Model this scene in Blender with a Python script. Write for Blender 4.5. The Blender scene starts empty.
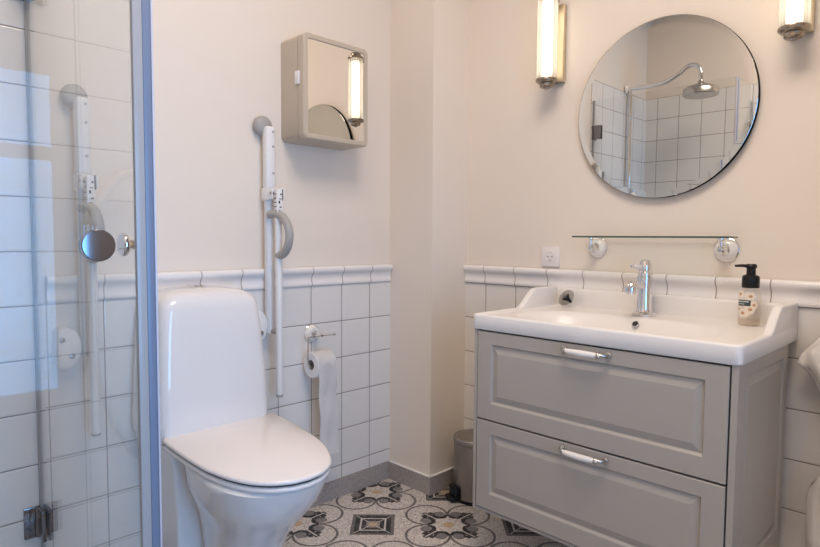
import bpy, bmesh, math, random
from mathutils import Vector, Matrix
random.seed(7)
PI = math.pi
sc = bpy.context.scene
COL = sc.collection
H = 1.145
XL, YM, YB, XR = -2.04, 2.14, -0.37, 0.90      # tiled faces of the walls
ZC = 3.0

# ------------------------------------------------------------------ materials
def nt_new(name):
    m = bpy.data.materials.new(name); m.use_nodes = True
    nt = m.node_tree
    for n in list(nt.nodes): nt.nodes.remove(n)
    out = nt.nodes.new('ShaderNodeOutputMaterial')
    return m, nt, out

class G:
    """tiny helper to write node maths"""
    def __init__(s, nt): s.nt = nt
    def m(s, op, a, b=None, c=None, clamp=False):
        n = s.nt.nodes.new('ShaderNodeMath'); n.operation = op; n.use_clamp = clamp
        for i, v in enumerate((a, b, c)):
            if v is None: continue
            if isinstance(v, (int, float)): n.inputs[i].default_value = v
            else: s.nt.links.new(v, n.inputs[i])
        return n.outputs[0]
    def add(s, a, b): return s.m('ADD', a, b)
    def sub(s, a, b): return s.m('SUBTRACT', a, b)
    def mul(s, a, b): return s.m('MULTIPLY', a, b)
    def mn(s, a, b): return s.m('MINIMUM', a, b)
    def mx(s, a, b): return s.m('MAXIMUM', a, b)
    def ab(s, a): return s.m('ABSOLUTE', a)
    def lt(s, a, b, w=0.0015):           # soft  a < b
        return s.m('MULTIPLY_ADD', s.sub(b, a), 1.0 / w, 0.5, clamp=True)
    def gt(s, a, b, w=0.0015): return s.lt(b, a, w)
    def inv(s, a): return s.sub(1.0, a)
    def dist(s, a, b, ca, cb):
        x = s.sub(a, ca); y = s.sub(b, cb)
        return s.m('SQRT', s.add(s.mul(x, x), s.mul(y, y)))
    def mix(s, f, a, b):
        n = s.nt.nodes.new('ShaderNodeMix'); n.data_type = 'RGBA'
        for sock, v in ((n.inputs[0], f), (n.inputs[6], a), (n.inputs[7], b)):
            if isinstance(v, (int, float)): sock.default_value = v
            elif isinstance(v, tuple): sock.default_value = (*v[:3], 1)
            else: s.nt.links.new(v, sock)
        return n.outputs[2]
    def noise(s, scale, detail=2, vec=None, out=0):
        n = s.nt.nodes.new('ShaderNodeTexNoise'); n.inputs['Scale'].default_value = scale
        n.inputs['Detail'].default_value = detail
        if vec is None: vec = s.pos()
        s.nt.links.new(vec, n.inputs['Vector'])
        return n.outputs[out]
    def pos(s): return s.nt.nodes.new('ShaderNodeNewGeometry').outputs['Position']
    def xyz(s):
        n = s.nt.nodes.new('ShaderNodeSeparateXYZ'); s.nt.links.new(s.pos(), n.inputs[0])
        return n.outputs
    def bump(s, h, strength, dist=0.002):
        n = s.nt.nodes.new('ShaderNodeBump'); n.inputs['Strength'].default_value = strength
        n.inputs['Distance'].default_value = dist
        s.nt.links.new(h, n.inputs['Height']); return n.outputs[0]
    def princ(s, out, color, rough=0.5, metal=0.0, coat=0.0, spec=0.5, normal=None, sheen=0.0):
        n = s.nt.nodes.new('ShaderNodeBsdfPrincipled')
        for k, v in (('Base Color', color), ('Roughness', rough), ('Metallic', metal), ('Coat Weight', coat),
                     ('Specular IOR Level', spec), ('Sheen Weight', sheen)):
            if isinstance(v, (int, float)): n.inputs[k].default_value = v
            elif isinstance(v, tuple): n.inputs[k].default_value = (*v[:3], 1)
            else: s.nt.links.new(v, n.inputs[k])
        if normal is not None: s.nt.links.new(normal, n.inputs['Normal'])
        s.nt.links.new(n.outputs[0], out.inputs['Surface']); return n

def plain(name, color, rough=0.5, metal=0.0, coat=0.0, var=0.03, scale=30, bump=0.0, bscale=200, spec=0.5, sheen=0.0):
    m, nt, out = nt_new(name); g = G(nt)
    f = g.noise(scale, 3)
    c = g.mix(f, tuple(x * (1 - var) for x in color), tuple(min(1, x * (1 + var)) for x in color))
    nrm = g.bump(g.noise(bscale, 3), bump) if bump else None
    g.princ(out, c, rough, metal, coat, spec, nrm, sheen)
    return m

def tile_mat(name, axis, a0, w, z0, h, tile, grout, gw=0.0032, rows=True):
    m, nt, out = nt_new(name); g = G(nt)
    P = g.xyz(); a = P[axis]
    def line(v, o, p):
        t = g.m('FRACT', g.m('DIVIDE', g.sub(v, o - 50 * p), p))
        return g.mul(g.mn(t, g.inv(t)), p)           # metres to the nearest joint
    d = line(a, a0, w)
    if rows: d = g.mn(d, line(P[2], z0, h))
    msk = g.lt(d, gw / 2, 0.0014)
    cell = g.noise(3.0, 1)
    c0 = g.mix(cell, tuple(x * .97 for x in tile), tile)
    c = g.mix(msk, c0, grout)
    hgt = g.m('MULTIPLY', g.m('MINIMUM', d, 0.006), 1 / 0.006)
    wob = g.mul(g.noise(9.0, 2), 0.25)
    nrm = g.bump(g.add(hgt, wob), 0.35, 0.003)
    r = g.add(g.mul(msk, 0.6), 0.11)
    g.princ(out, c, r, 0, 0, 0.5, nrm)
    return m

def glass_mat(name, tint=(0.97, 0.985, 0.98), f0=0.014, gloss=(1, 1, 1), rough=0.0, power=5.0):
    """clear sheet: see-through with mirror reflection rising at grazing angles"""
    m, nt, out = nt_new(name); g = G(nt)
    ge = nt.nodes.new('ShaderNodeNewGeometry')
    d = nt.nodes.new('ShaderNodeVectorMath'); d.operation = 'DOT_PRODUCT'
    nt.links.new(ge.outputs['Normal'], d.inputs[0]); nt.links.new(ge.outputs['Incoming'], d.inputs[1])
    c = g.ab(d.outputs['Value'])
    f = g.m('MULTIPLY_ADD', g.m('POWER', g.inv(c), power), 1 - f0, f0, clamp=True)
    t = nt.nodes.new('ShaderNodeBsdfTransparent'); t.inputs[0].default_value = (*tint, 1)
    gl = nt.nodes.new('ShaderNodeBsdfGlossy'); gl.inputs['Roughness'].default_value = rough
    gl.inputs[0].default_value = (*gloss, 1)
    mx = nt.nodes.new('ShaderNodeMixShader')
    nt.links.new(f, mx.inputs[0]); nt.links.new(t.outputs[0], mx.inputs[1]); nt.links.new(gl.outputs[0], mx.inputs[2])
    nt.links.new(mx.outputs[0], out.inputs['Surface'])
    return m

def emit_mat(name, color, strength):
    m, nt, out = nt_new(name)
    e = nt.nodes.new('ShaderNodeEmission'); e.inputs[0].default_value = (*color, 1); e.inputs[1].default_value = strength
    nt.links.new(e.outputs[0], out.inputs['Surface']); return m

def mirror_mat(name, c=(.82, .82, .80)):
    m, nt, out = nt_new(name)
    e = nt.nodes.new('ShaderNodeBsdfGlossy'); e.inputs[0].default_value = (*c, 1); e.inputs['Roughness'].default_value = 0
    nt.links.new(e.outputs[0], out.inputs['Surface']); return m

def floor_mat():
    m, nt, out = nt_new('terrazzo_pattern_tile'); g = G(nt)
    P = g.xyz(); x = g.sub(P[0], -1.530); y = g.sub(P[1], 1.7557)
    s2 = 1 / math.sqrt(2); T = 0.3035
    u = g.mul(g.add(x, y), s2); v = g.mul(g.sub(y, x), s2)
    iu = g.m('ROUND', g.m('DIVIDE', u, T)); iv = g.m('ROUND', g.m('DIVIDE', v, T))
    par = g.ab(g.m('MODULO', g.add(iu, iv), 2.0))
    isq = g.gt(par, 0.5, 0.1); isf = g.inv(isq)
    a = g.ab(g.sub(u, g.mul(iu, T))); b = g.ab(g.sub(v, g.mul(iv, T)))
    hi = g.mx(a, b); lo = g.mn(a, b)
    # speckled ground
    vor = nt.nodes.new('ShaderNodeTexVoronoi'); vor.inputs['Scale'].default_value = 260
    nt.links.new(g.pos(), vor.inputs['Vector'])
    sp = nt.nodes.new('ShaderNodeSeparateColor'); nt.links.new(vor.outputs['Color'], sp.inputs[0])
    col = g.mix(sp.outputs[0], (.47, .42, .375), (.70, .64, .58))
    col = g.mix(g.gt(sp.outputs[1], .93, .01), col, (.22, .19, .17))
    col = g.mix(g.gt(sp.outputs[2], .92, .01), col, (.75, .70, .65))
    ground = col
    GREY, DARK, CREAM, TAN = (.135, .12, .115), (.022, .020, .021), (.56, .52, .48), (.50, .37, .22)
    # --- flower
    ring = g.lt(g.ab(g.sub(g.dist(a, b, .0865, .0865), .0845)), .0050)
    ring = g.mul(g.mul(ring, g.gt(hi, .080)), isf)
    ring2 = g.mul(g.lt(g.ab(g.sub(g.dist(hi, lo, T - .0865, .0865), .0845)), .0050), isq)
    ring = g.mx(ring, ring2)
    col = g.mix(ring, col, GREY)
    dl = g.dist(hi, lo, .083, .031)
    lobe = g.mul(g.lt(dl, .0315), isf)
    cut = g.mul(lobe, g.inv(g.mul(g.gt(hi, .086), g.lt(lo, .024))))
    col = g.mix(cut, col, DARK)
    dg = g.mul(g.lt(g.dist(hi, lo, .091, .032), .0220), isf)
    col = g.mix(dg, col, (.20, .185, .18))
    s = g.mul(g.add(a, b), s2); t = g.ab(g.mul(g.sub(a, b), s2))
    bar = g.mul(g.mul(g.lt(t, .0115), g.mul(g.gt(s, .068), g.lt(s, .142))), isf)
    col = g.mix(bar, col, DARK)
    wing = g.mul(g.lt(g.dist(hi, lo, .096, .070), .0115), isf)
    col = g.mix(wing, col, DARK)
    bar2 = g.mul(g.mul(g.lt(t, .0032), g.mul(g.gt(s, .062), g.lt(s, .136))), isf)
    col = g.mix(bar2, col, CREAM)
    tanm = g.mul(g.lt(g.add(hi, g.mul(lo, .7)), .026, .006), isf)
    col = g.mix(tanm, col, TAN)
    # --- square
    def band(lo_, hi_, c, cc):
        return g.mix(g.mul(g.mul(g.gt(hi, lo_), g.lt(hi, hi_)), isq), cc, c)
    col = band(.066, .0855, GREY, col); col = band(.052, .072, DARK, col)
    col = band(.045, .052, CREAM, col); col = band(.027, .045, DARK, col)
    col = band(-1, .027, (.24, .21, .19), col)
    dg2 = g.mul(g.mul(g.lt(g.sub(hi, lo), .0024), g.lt(hi, .072)), isq)
    col = g.mix(dg2, col, CREAM)
    col = g.mix(g.mul(g.lt(g.add(a, b), .022, .004), isq), col, TAN)
    # wear: let the speckle show through the print
    col = g.mix(g.mul(g.gt(sp.outputs[0], .90, .02), .25), col, ground)
    # fine joints between tiles
    def joint(w, i): return g.ab(g.sub(g.ab(g.sub(w, g.mul(i, T))), T / 2))
    jm = g.lt(g.mn(joint(u, iu), joint(v, iv)), .0007, .001)
    col = g.mix(g.mul(jm, .35), col, (.40, .36, .33))
    g.princ(out, col, 0.42, 0, 0, 0.4, g.bump(g.noise(120, 3), .06, .002))
    return m

def speckle_mat(name, c1, c2):
    m, nt, out = nt_new(name); g = G(nt)
    vor = nt.nodes.new('ShaderNodeTexVoronoi'); vor.inputs['Scale'].default_value = 300
    nt.links.new(g.pos(), vor.inputs['Vector'])
    sp = nt.nodes.new('ShaderNodeSeparateColor'); nt.links.new(vor.outputs['Color'], sp.inputs[0])
    c = g.mix(sp.outputs[0], c1, c2)
    g.princ(out, c, .5, spec=.4); return m

WALLC = (.79, .705, .612)
TILE, GROUT = (.78, .75, .715), (.20, .165, .15)
M = {}
M['paint'] = plain('wall_paint', WALLC, .75, var=.012, scale=2.5, bump=.04, bscale=260)
M['ceil'] = plain('ceiling_paint', (.84, .82, .79), .8, var=.01)
M['tileL'] = tile_mat('white_tile_left', 1, 1.617, .1612, .302, .160, TILE, GROUT)
M['tileM'] = tile_mat('white_tile_back', 0, -1.6585, .1622, .300, .160, TILE, GROUT)
M['tileS'] = tile_mat('white_tile_shower_left', 1, 1.617, .1612, .294, .1605, TILE, GROUT)
M['tileB'] = tile_mat('white_tile_shower', 0, -1.95, .1612, .302, .160, TILE, GROUT)
M['railL'] = tile_mat('rail_tile_left', 1, 1.617, .1612, 0, 1, (.82, .785, .76), (.27, .225, .20), rows=False)
M['railM'] = tile_mat('rail_tile_back', 0, -1.6585, .1622, 0, 1, (.82, .785, .76), (.27, .225, .20), rows=False)
M['floor'] = floor_mat()
M['base'] = speckle_mat('terrazzo_skirting', (.30, .26, .235), (.47, .42, .385))
M['caulk'] = plain('white_caulk', (.82, .80, .78), .6)
M['ceramic'] = plain('white_sanitary_ceramic', (.745, .73, .725), .10, coat=.3, var=.006)
M['seatwhite'] = plain('white_seat_plastic', (.80, .755, .735), .16, var=.006)
M['sinkwhite'] = plain('white_washbasin_ceramic', (.82, .79, .755), .30, coat=.0, var=.006)
M['chrome'] = plain('polished_chrome', (.80, .80, .81), .07, 1.0, var=.01)
M['chrome_darkrefl'] = plain('chrome_dark_reflection', (.22, .22, .24), .10, 1.0, var=.02)  # ordinary chrome; the dark room it reflects is put into the colour
M['steelhead'] = plain('satin_chrome', (.55, .54, .52), .25, 1.0, var=.02)
M['steel'] = plain('brushed_steel', (.40, .365, .34), .38, 1.0, var=.06, scale=80)
M['nickel'] = plain('aged_nickel', (.34, .29, .235), .26, 1.0, var=.05)
M['brass'] = plain('pale_brass', (.66, .56, .40), .34, 1.0, var=.04)
M['black'] = plain('black_plastic', (.010, .010, .011), .36, var=.1, spec=.3)
M['matte'] = plain('matte_black_backing', (.01, .01, .01), .9, spec=.1)
M['win_wall'] = plain('taupe_paint', (.60, .57, .54), .8, var=.02)
M['grey'] = plain('grey_plastic', (.37, .355, .335), .45, var=.03)
M['discgrey'] = plain('satin_grey_metal', (.50, .47, .43), .42, .6, var=.02)
M['alu'] = plain('white_powder_coat', (.78, .77, .755), .32, var=.01)
M['alug'] = plain('pale_grey_tube', (.66, .665, .67), .30, var=.02)
M['cab'] = plain('grey_cabinet_paint', (.405, .370, .328), .38, var=.012, scale=12)
M['cabshade'] = plain('cabinet_gap_shade', (.014, .013, .012), .8, spec=.1)  # near-black colour paints the shade in the drawer gaps
M['beige'] = plain('beige_enamel', (.51, .435, .345), .30, var=.012)
M['mirror'] = mirror_mat('mirror_silver')
M['mirror_dim'] = mirror_mat('mirror_dimmed_silver', (.72, .72, .69))  # tint lowered: the dimmer light on the reflected shower is painted in
M['paper'] = plain('toilet_paper', (.90, .88, .86), .9, var=.02, bump=.3, bscale=160)
M['card'] = plain('cardboard_core', (.42, .36, .31), .9)
M['glass'] = glass_mat('shower_glass', (.962, .968, .966))
M['shelfglass'] = glass_mat('shelf_glass', (.94, .97, .95))
M['shelfedge'] = plain('green_glass_edge', (.05, .10, .07), .12, var=.05)
M['seal'] = plain('clear_seal_sky_tint', (.165, .205, .29), .35, var=.02)  # clear plastic; the blue is a sky reflection painted into the base colour
M['seal_pale'] = plain('pale_seal', (.55, .54, .60), .3, var=.02)
M['profile'] = plain('grey_seal_profile', (.36, .355, .36), .3, var=.03)
def fluted_mat(name):
    m, nt, out = nt_new(name); g = G(nt)
    ge = nt.nodes.new('ShaderNodeNewGeometry')
    d = nt.nodes.new('ShaderNodeVectorMath'); d.operation = 'DOT_PRODUCT'
    nt.links.new(ge.outputs['Normal'], d.inputs[0]); nt.links.new(ge.outputs['Incoming'], d.inputs[1])
    c = g.ab(d.outputs['Value'])
    f = g.m('MULTIPLY_ADD', g.m('POWER', g.inv(c), 2.6), .75, .05, clamp=True)
    t = nt.nodes.new('ShaderNodeBsdfTransparent'); t.inputs[0].default_value = (.96, .94, .90, 1)
    tl = nt.nodes.new('ShaderNodeBsdfTranslucent'); tl.inputs[0].default_value = (.90, .87, .82, 1)
    gl = nt.nodes.new('ShaderNodeBsdfGlossy'); gl.inputs['Roughness'].default_value = .08; gl.inputs[0].default_value = (.9, .88, .84, 1)
    m1 = nt.nodes.new('ShaderNodeMixShader'); m1.inputs[0].default_value = .60
    nt.links.new(t.outputs[0], m1.inputs[1]); nt.links.new(tl.outputs[0], m1.inputs[2])
    m2 = nt.nodes.new('ShaderNodeMixShader'); nt.links.new(f, m2.inputs[0])
    nt.links.new(m1.outputs[0], m2.inputs[1]); nt.links.new(gl.outputs[0], m2.inputs[2])
    nt.links.new(m2.outputs[0], out.inputs['Surface']); return m
M['ribglass'] = fluted_mat('fluted_lamp_glass')
M['lamp'] = emit_mat('lit_lamp_tube', (1.0, .88, .72), 3.8)
M['porcelain'] = plain('white_porcelain', (.84, .80, .75), .12, coat=.3, var=.006)
M['bottle'] = glass_mat('clear_bottle_plastic', (.955, .935, .905), .05)
M['soap'] = glass_mat('pale_soap', (.97, .93, .88), .03)
M['teal'] = plain('dark_teal_label', (.030, .060, .055), .5)
M['orange'] = plain('orange_petal', (.50, .29, .15), .6, var=.2)
M['cream'] = plain('cream_petal', (.78, .69, .58), .6, var=.05)
M['labeltext'] = plain('label_text_white', (.62, .64, .60), .6)
M['towel'] = plain('cream_terry', (.78, .735, .68), .95, var=.05, scale=50, bump=.6, bscale=420, sheen=.3)
M['hose'] = plain('grey_shower_hose', (.50, .50, .52), .30, .5, var=.02)
M['frame'] = plain('window_frame_white', (.82, .81, .80), .5)
M['pane'] = glass_mat('window_pane', (.98, .99, 1.0), .04)
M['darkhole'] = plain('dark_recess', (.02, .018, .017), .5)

# ------------------------------------------------------------------ mesh helpers
WL = {}   # world location of every parent
def finish(bm, ang=38):
    bmesh.ops.recalc_face_normals(bm, faces=bm.faces)
    for f in bm.faces: f.smooth = True
    lim = math.radians(ang)
    for e in bm.edges:
        if len(e.link_faces) == 2:
            e.smooth = e.calc_face_angle(0) < lim
        else: e.smooth = True
def obj(name, bm, mat, parent=None, loc=None, mats=None, ang=38):
    """link the bmesh (built in world coordinates) as one object"""
    finish(bm, ang)
    base = WL[parent.name] if parent else Vector((0, 0, 0))
    if parent is None:
        if loc is None:
            xs = [v.co for v in bm.verts]
            loc = ((min(v.x for v in xs) + max(v.x for v in xs)) / 2, (min(v.y for v in xs) + max(v.y for v in xs)) / 2, min(v.z for v in xs))
        base = Vector(loc)
    bmesh.ops.translate(bm, verts=bm.verts, vec=-base)
    me = bpy.data.meshes.new(name); bm.to_mesh(me); bm.free()
    for m_ in (mats or [mat]): me.materials.append(m_)
    o = bpy.data.objects.new(name, me); COL.objects.link(o)
    if parent: o.parent = parent
    else: o.location = base
    WL[o.name] = base
    return o
def tag(o, label, cat, group=None):
    o['label'] = label; o['category'] = cat
    if group: o['group'] = group
    return o
def thing(name, label, cat, loc, group=None):
    o = bpy.data.objects.new(name, None); COL.objects.link(o); o.location = loc
    o.empty_display_size = .05
    WL[o.name] = Vector(loc)
    return tag(o, label, cat, group)
def struct(name, bm, mat, parent=None):
    o = obj(name, bm, mat, parent)
    if parent is None: o['kind'] = 'structure'
    return o
def copy_tree(o, parent=None):
    c = o.copy(); COL.objects.link(c)
    if parent: c.parent = parent
    for ch in list(o.children): copy_tree(ch, c)
    return c

def B(): return bmesh.new()
def merge(bm, b2):
    me = bpy.data.meshes.new('tmp'); b2.to_mesh(me); b2.free(); bm.from_mesh(me); bpy.data.meshes.remove(me)
def box(bm, x0, x1, y0, y1, z0, z1, bev=0.0, seg=2, rot=None, mi=0):
    b = bmesh.new()
    bmesh.ops.create_cube(b, size=1)
    for v in b.verts:
        v.co = Vector(((x0 + x1) / 2 + v.co.x * (x1 - x0), (y0 + y1) / 2 + v.co.y * (y1 - y0), (z0 + z1) / 2 + v.co.z * (z1 - z0)))
    if bev: bmesh.ops.bevel(b, geom=list(b.edges), offset=bev, segments=seg, profile=.5, affect='EDGES')
    for f in b.faces: f.material_index = mi
    if rot: b.transform(rot)
    merge(bm, b); return bm
def axis_mat(origin, direction):
    """matrix that sends +z to direction and the origin to origin"""
    d = Vector(direction).normalized()
    q = Vector((0, 0, 1)).rotation_difference(d)
    return Matrix.Translation(Vector(origin)) @ q.to_matrix().to_4x4()
def lathe(bm, prof, origin=(0, 0, 0), direction=(0, 0, 1), n=32, mi=0, cap=True):
    """prof: list of (radius, height)"""
    b = bmesh.new(); rings = []
    for r, h in prof:
        if r < 1e-6: rings.append([b.verts.new((0, 0, h))])
        else: rings.append([b.verts.new((r * math.cos(2 * PI * i / n), r * math.sin(2 * PI * i / n), h)) for i in range(n)])
    for A, C in zip(rings, rings[1:]):
        for i in range(n):
            j = (i + 1) % n
            if len(A) == 1 and len(C) == 1: continue
            if len(A) == 1: b.faces.new((A[0], C[i], C[j]))
            elif len(C) == 1: b.faces.new((A[i], A[j], C[0]))
            else: b.faces.new((A[i], A[j], C[j], C[i]))
    if cap:
        for R_ in (rings[0], rings[-1]):
            if len(R_) > 1: b.faces.new(R_)
    for f in b.faces: f.material_index = mi
    b.transform(axis_mat(origin, direction)); merge(bm, b); return bm
def smooth_path(pts, n=8):
    P = [Vector(p) for p in pts]; out = []
    for i in range(len(P) - 1):
        p0 = P[max(i - 1, 0)]; p1 = P[i]; p2 = P[i + 1]; p3 = P[min(i + 2, len(P) - 1)]
        for k in range(n):
            t = k / n
            out.append(.5 * ((2 * p1) + (p2 - p0) * t + (2 * p0 - 5 * p1 + 4 * p2 - p3) * t * t + (3 * p1 - p0 - 3 * p2 + p3) * t ** 3))
    out.append(P[-1]); return out
def tube(bm, pts, r, n=14, mi=0, flat=None):
    """round tube along points; r number or list; flat=(vector, factor) squashes the section along that vector"""
    P = [Vector(p) for p in pts]; b = bmesh.new(); rings = []
    up = None
    for i, p in enumerate(P):
        t = (P[min(i + 1, len(P) - 1)] - P[max(i - 1, 0)]).normalized()
        if up is None:
            up = Vector((0, 0, 1)) if abs(t.z) < .9 else Vector((1, 0, 0))
        up = (up - t * up.dot(t)).normalized(); sd = t.cross(up)
        rr = r[i] if isinstance(r, (list, tuple)) else r
        ring = []
        for k in range(n):
            a = 2 * PI * k / n
            off = (up * math.cos(a) + sd * math.sin(a)) * rr
            if flat: 
                fv = Vector(flat[0]).normalized(); off -= fv * off.dot(fv) * (1 - flat[1])
            ring.append(b.verts.new(p + off))
        rings.append(ring)
    for A, C in zip(rings, rings[1:]):
        for k in range(n): b.faces.new((A[k], A[(k + 1) % n], C[(k + 1) % n], C[k]))
    b.faces.new(rings[0]); b.faces.new(rings[-1])
    for f in b.faces: f.material_index = mi
    merge(bm, b); return bm
def loft(bm, rings, cap=True, mi=0):
    b = bmesh.new(); V = [[b.verts.new(p) for p in r] for r in rings]; n = len(V[0])
    for A, C in zip(V, V[1:]):
        for k in range(n): b.faces.new((A[k], A[(k + 1) % n], C[(k + 1) % n], C[k]))
    if cap: b.faces.new(V[0]); b.faces.new(V[-1])
    for f in b.faces: f.material_index = mi
    merge(bm, b); return bm
def prism(bm, poly, fn, d0, d1, bev=0.0, seg=2, mi=0):
    """poly of (a,b); fn(a,b,d)->world"""
    b = bmesh.new()
    lo = [b.verts.new(fn(p[0], p[1], d0)) for p in poly]; hi = [b.verts.new(fn(p[0], p[1], d1)) for p in poly]
    n = len(poly); b.faces.new(lo); b.faces.new(hi)
    for k in range(n): b.faces.new((lo[k], lo[(k + 1) % n], hi[(k + 1) % n], hi[k]))
    bmesh.ops.recalc_face_normals(b, faces=b.faces)
    if bev:
        ed = [e for e in b.edges if e.calc_face_angle(0) > .5]
        bmesh.ops.bevel(b, geom=ed, offset=bev, segments=seg, profile=.5, affect='EDGES')
    for f in b.faces: f.material_index = mi
    merge(bm, b); return bm
def rrect(hx, hy, r, n=6):
    pts = []
    for cx_, cy_, a0 in ((hx - r, hy - r, 0), (-hx + r, hy - r, PI / 2), (-hx + r, -hy + r, PI), (hx - r, -hy + r, 1.5 * PI)):
        for k in range(n + 1):
            a = a0 + PI / 2 * k / n; pts.append((cx_ + r * math.cos(a), cy_ + r * math.sin(a)))
    return pts
def nested(bm, loops):
    """closed panel relief: loops of 4+ points from outside to inside, last one filled"""
    b = bmesh.new(); V = [[b.verts.new(p) for p in l] for l in loops]; n = len(V[0])
    for A, C in zip(V, V[1:]):
        for k in range(n): b.faces.new((A[k], A[(k + 1) % n], C[(k + 1) % n], C[k]))
    b.faces.new(V[-1]); merge(bm, b); return bm

# ------------------------------------------------------------------ the room
T = .10
b = box(B(), XL - T, XR + T, YB - T, YM + T, -T, 0); struct('floor', b, M['floor'])
b = box(B(), XL - T, XR + T, YB - T, YM + T, ZC, ZC + T); struct('ceiling', b, M['ceil'])
wl = struct('wall_left', box(B(), XL - T, XL - .008, YB - T, YM + T, 0, ZC), M['paint'])
wb = struct('wall_right', box(B(), XL - .008, XR + T, YM + .006, YM + T, 0, ZC), M['paint'])
wk = struct('wall_behind', box(B(), XL - .008, XR + T, YB - T, YB - .008, 0, ZC), M['paint'])
# window side wall, with the opening
WY0, WY1, WZ0, WZ1 = -.25, .87, .35, 1.95
b = B()
box(b, XR, XR + T, YB - .008, WY0, 0, ZC); box(b, XR, XR + T, WY1, YM + .006, 0, ZC)
box(b, XR, XR + T, WY0, WY1, 0, WZ0); box(b, XR, XR + T, WY0, WY1, WZ1, ZC)
struct('wall_window_side', b, M['win_wall'])
b = B()
for y0, y1, z0, z1 in ((WY0, WY0 + .05, WZ0, WZ1), (WY1 - .05, WY1, WZ0, WZ1), (WY0 + .05, WY1 - .05, WZ0, WZ0 + .05), (WY0 + .05, WY1 - .05, WZ1 - .05, WZ1),
                       (WY0 + .05, WY1 - .05, 1.50, 1.56)):
    box(b, XR + .02, XR + .07, y0, y1, z0, z1, .004)
w1 = struct('window_1', b, M['frame'])
for z0, z1 in ((WZ0 + .05, 1.50), (1.56, WZ1 - .05)):
    struct('window_pane', box(B(), XR + .042, XR + .048, WY0 + .05, WY1 - .05, z0, z1), M['pane'], w1)
# boxed-in corner
CX, CY = -1.777, 1.907
wc = struct('wall_corner', box(B(), XL - .008, CX, CY, YM + .006, 0, ZC), M['paint'])
# tiles
ZT, ZB = .942, .083
struct('tile_dado', box(B(), XL - .008, XL, .478, CY, ZB, ZT), M['tileL'], wl)
struct('tile_shower', box(B(), XL - .008, XL, YB, .478, 0, 2.222), M['tileS'], wl)
struct('tile_dado', box(B(), CX, XR, YM, YM + .006, ZB, ZT), M['tileM'], wb)
struct('tile_shower', box(B(), XL, -.95, YB - .008, YB, 0, 2.222), M['tileB'], wk)
# moulded rail tiles
prof = [(0, .0), (.010, .0), (.013, .006), (.012, .013), (.009, .020), (.0085, .030), (.010, .040), (.014, .048), (.020, .054),
        (.024, .061), (.0245, .068), (.022, .075), (.016, .079), (.008, .080), (0, .080)]
prism_l = prism(B(), prof, lambda a, z, d: Vector((XL + a - .008 + .004, d, ZT + z)), .488, CY - .004, 0)
struct('trim_1', prism_l, M['railL'])
struct('trim_2', prism(B(), prof, lambda a, z, d: Vector((d, YM + .002 - a, ZT + z)), CX + .002, XR - .002, 0), M['railM'])
# skirting
def skirt(name, x0, x1, y0, y1, cap):
    s = struct(name, box(B(), x0, x1, y0, y1, 0, .081), M['base'])
    return s
s1 = skirt('baseboard_left', XL - .006, XL + .006, .50, CY - .010, 0)
s2 = skirt('baseboard_corner_front', XL + .006, CX + .010, CY - .010, CY, 0)
struct('caulk_line', box(B(), XL + .006, CX + .012, CY - .012, CY, .081, .0855, .0015), M['caulk'], s2)
s3 = skirt('baseboard_corner_side', CX, CX + .010, CY, YM - .010, 0)
struct('caulk_line', box(B(), CX, CX + .012, CY - .010, YM, .081, .0855, .0015), M['caulk'], s3)
s4 = skirt('baseboard_right', CX + .010, XR - .010, YM - .010, YM + .004, 0)

# ------------------------------------------------------------------ shower enclosure
GY, GX, GH = .46, -1.146, 2.08
def knob(parent, at, axis):
    ax = Vector(axis)
    for s in (1,):
        k = lathe(B(), [(.0, .0035), (.0125, .0035), (.0125, .012), (.0105, .013), (.0105, .032), (.0115, .034), (.021, .035), (.0225, .037), (.0225, .042), (.021, .044), (0, .0445)], at, ax * s, 32)
        obj('knob', k, M['chrome'], parent)
da = thing('shower_door', 'clear glass shower door hinged on the left wall, between shower and toilet', 'shower door', (XL + .03, GY, 0), 'glass shower doors')
obj('glass_panel', box(B(), XL + .012, GX - .008, GY - .003, GY + .003, .012, GH, .0008, 1), M['glass'], da)
obj('wall_seal', box(B(), XL + .0005, XL + .012, GY - .006, GY + .006, .012, GH, .001, 1), M['profile'], da)
knob(da, (-1.200, GY, 1.128), (0, -1, 0))
def hinge(parent, z):
    h = B()
    box(h, XL + .001, XL + .008, GY - .048, GY + .010, z - .047, z + .047, .002)          # wall leaf
    box(h, XL + .014, XL + .066, GY - .014, GY - .004, z - .045, z + .045, .002)          # leaf clamped on the glass
    box(h, XL + .014, XL + .066, GY + .004, GY + .014, z - .045, z + .045, .002)
    lathe(h, [(.008, -.045), (.008, .045)], (XL + .011, GY - .012, z), (0, 0, 1), 16)
    o = obj('hinge', h, M['chrome_darkrefl'], parent)
    s = B()
    for dz in (-.028, .028):
        lathe(s, [(.0055, 0), (.0055, .0015), (.004, .0025), (0, .0025)], (XL + .042, GY - .014, z + dz), (0, -1, 0), 12)
    obj('screw', s, M['chrome_darkrefl'], o)
for z in (.282, 1.865): hinge(da, z)
db = thing('shower_door', 'clear glass shower door nearest the camera, round chrome knob mirroring the window', 'shower door', (GX, YB + .03, 0), 'glass shower doors')
obj('glass_panel', box(B(), GX - .003, GX + .003, YB + .012, GY - .012, .012, GH, .0008, 1), M['glass'], db)
obj('wall_seal', box(B(), GX - .006, GX + .006, YB + .0005, YB + .012, .012, GH, .001, 1), M['profile'], db)
ks = B()
for s in (1,):
    lathe(ks, [(.0, .0035), (.0115, .0035), (.0115, .012), (.0095, .013), (.0095, .022), (.0115, .024), (.026, .025), (.0275, .027), (.0275, .043), (.0262, .0445), (0, .0455)], (GX, .346, 1.128), (s, 0, 0), 40)
obj('knob', ks, M['chrome_darkrefl'], db)
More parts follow.
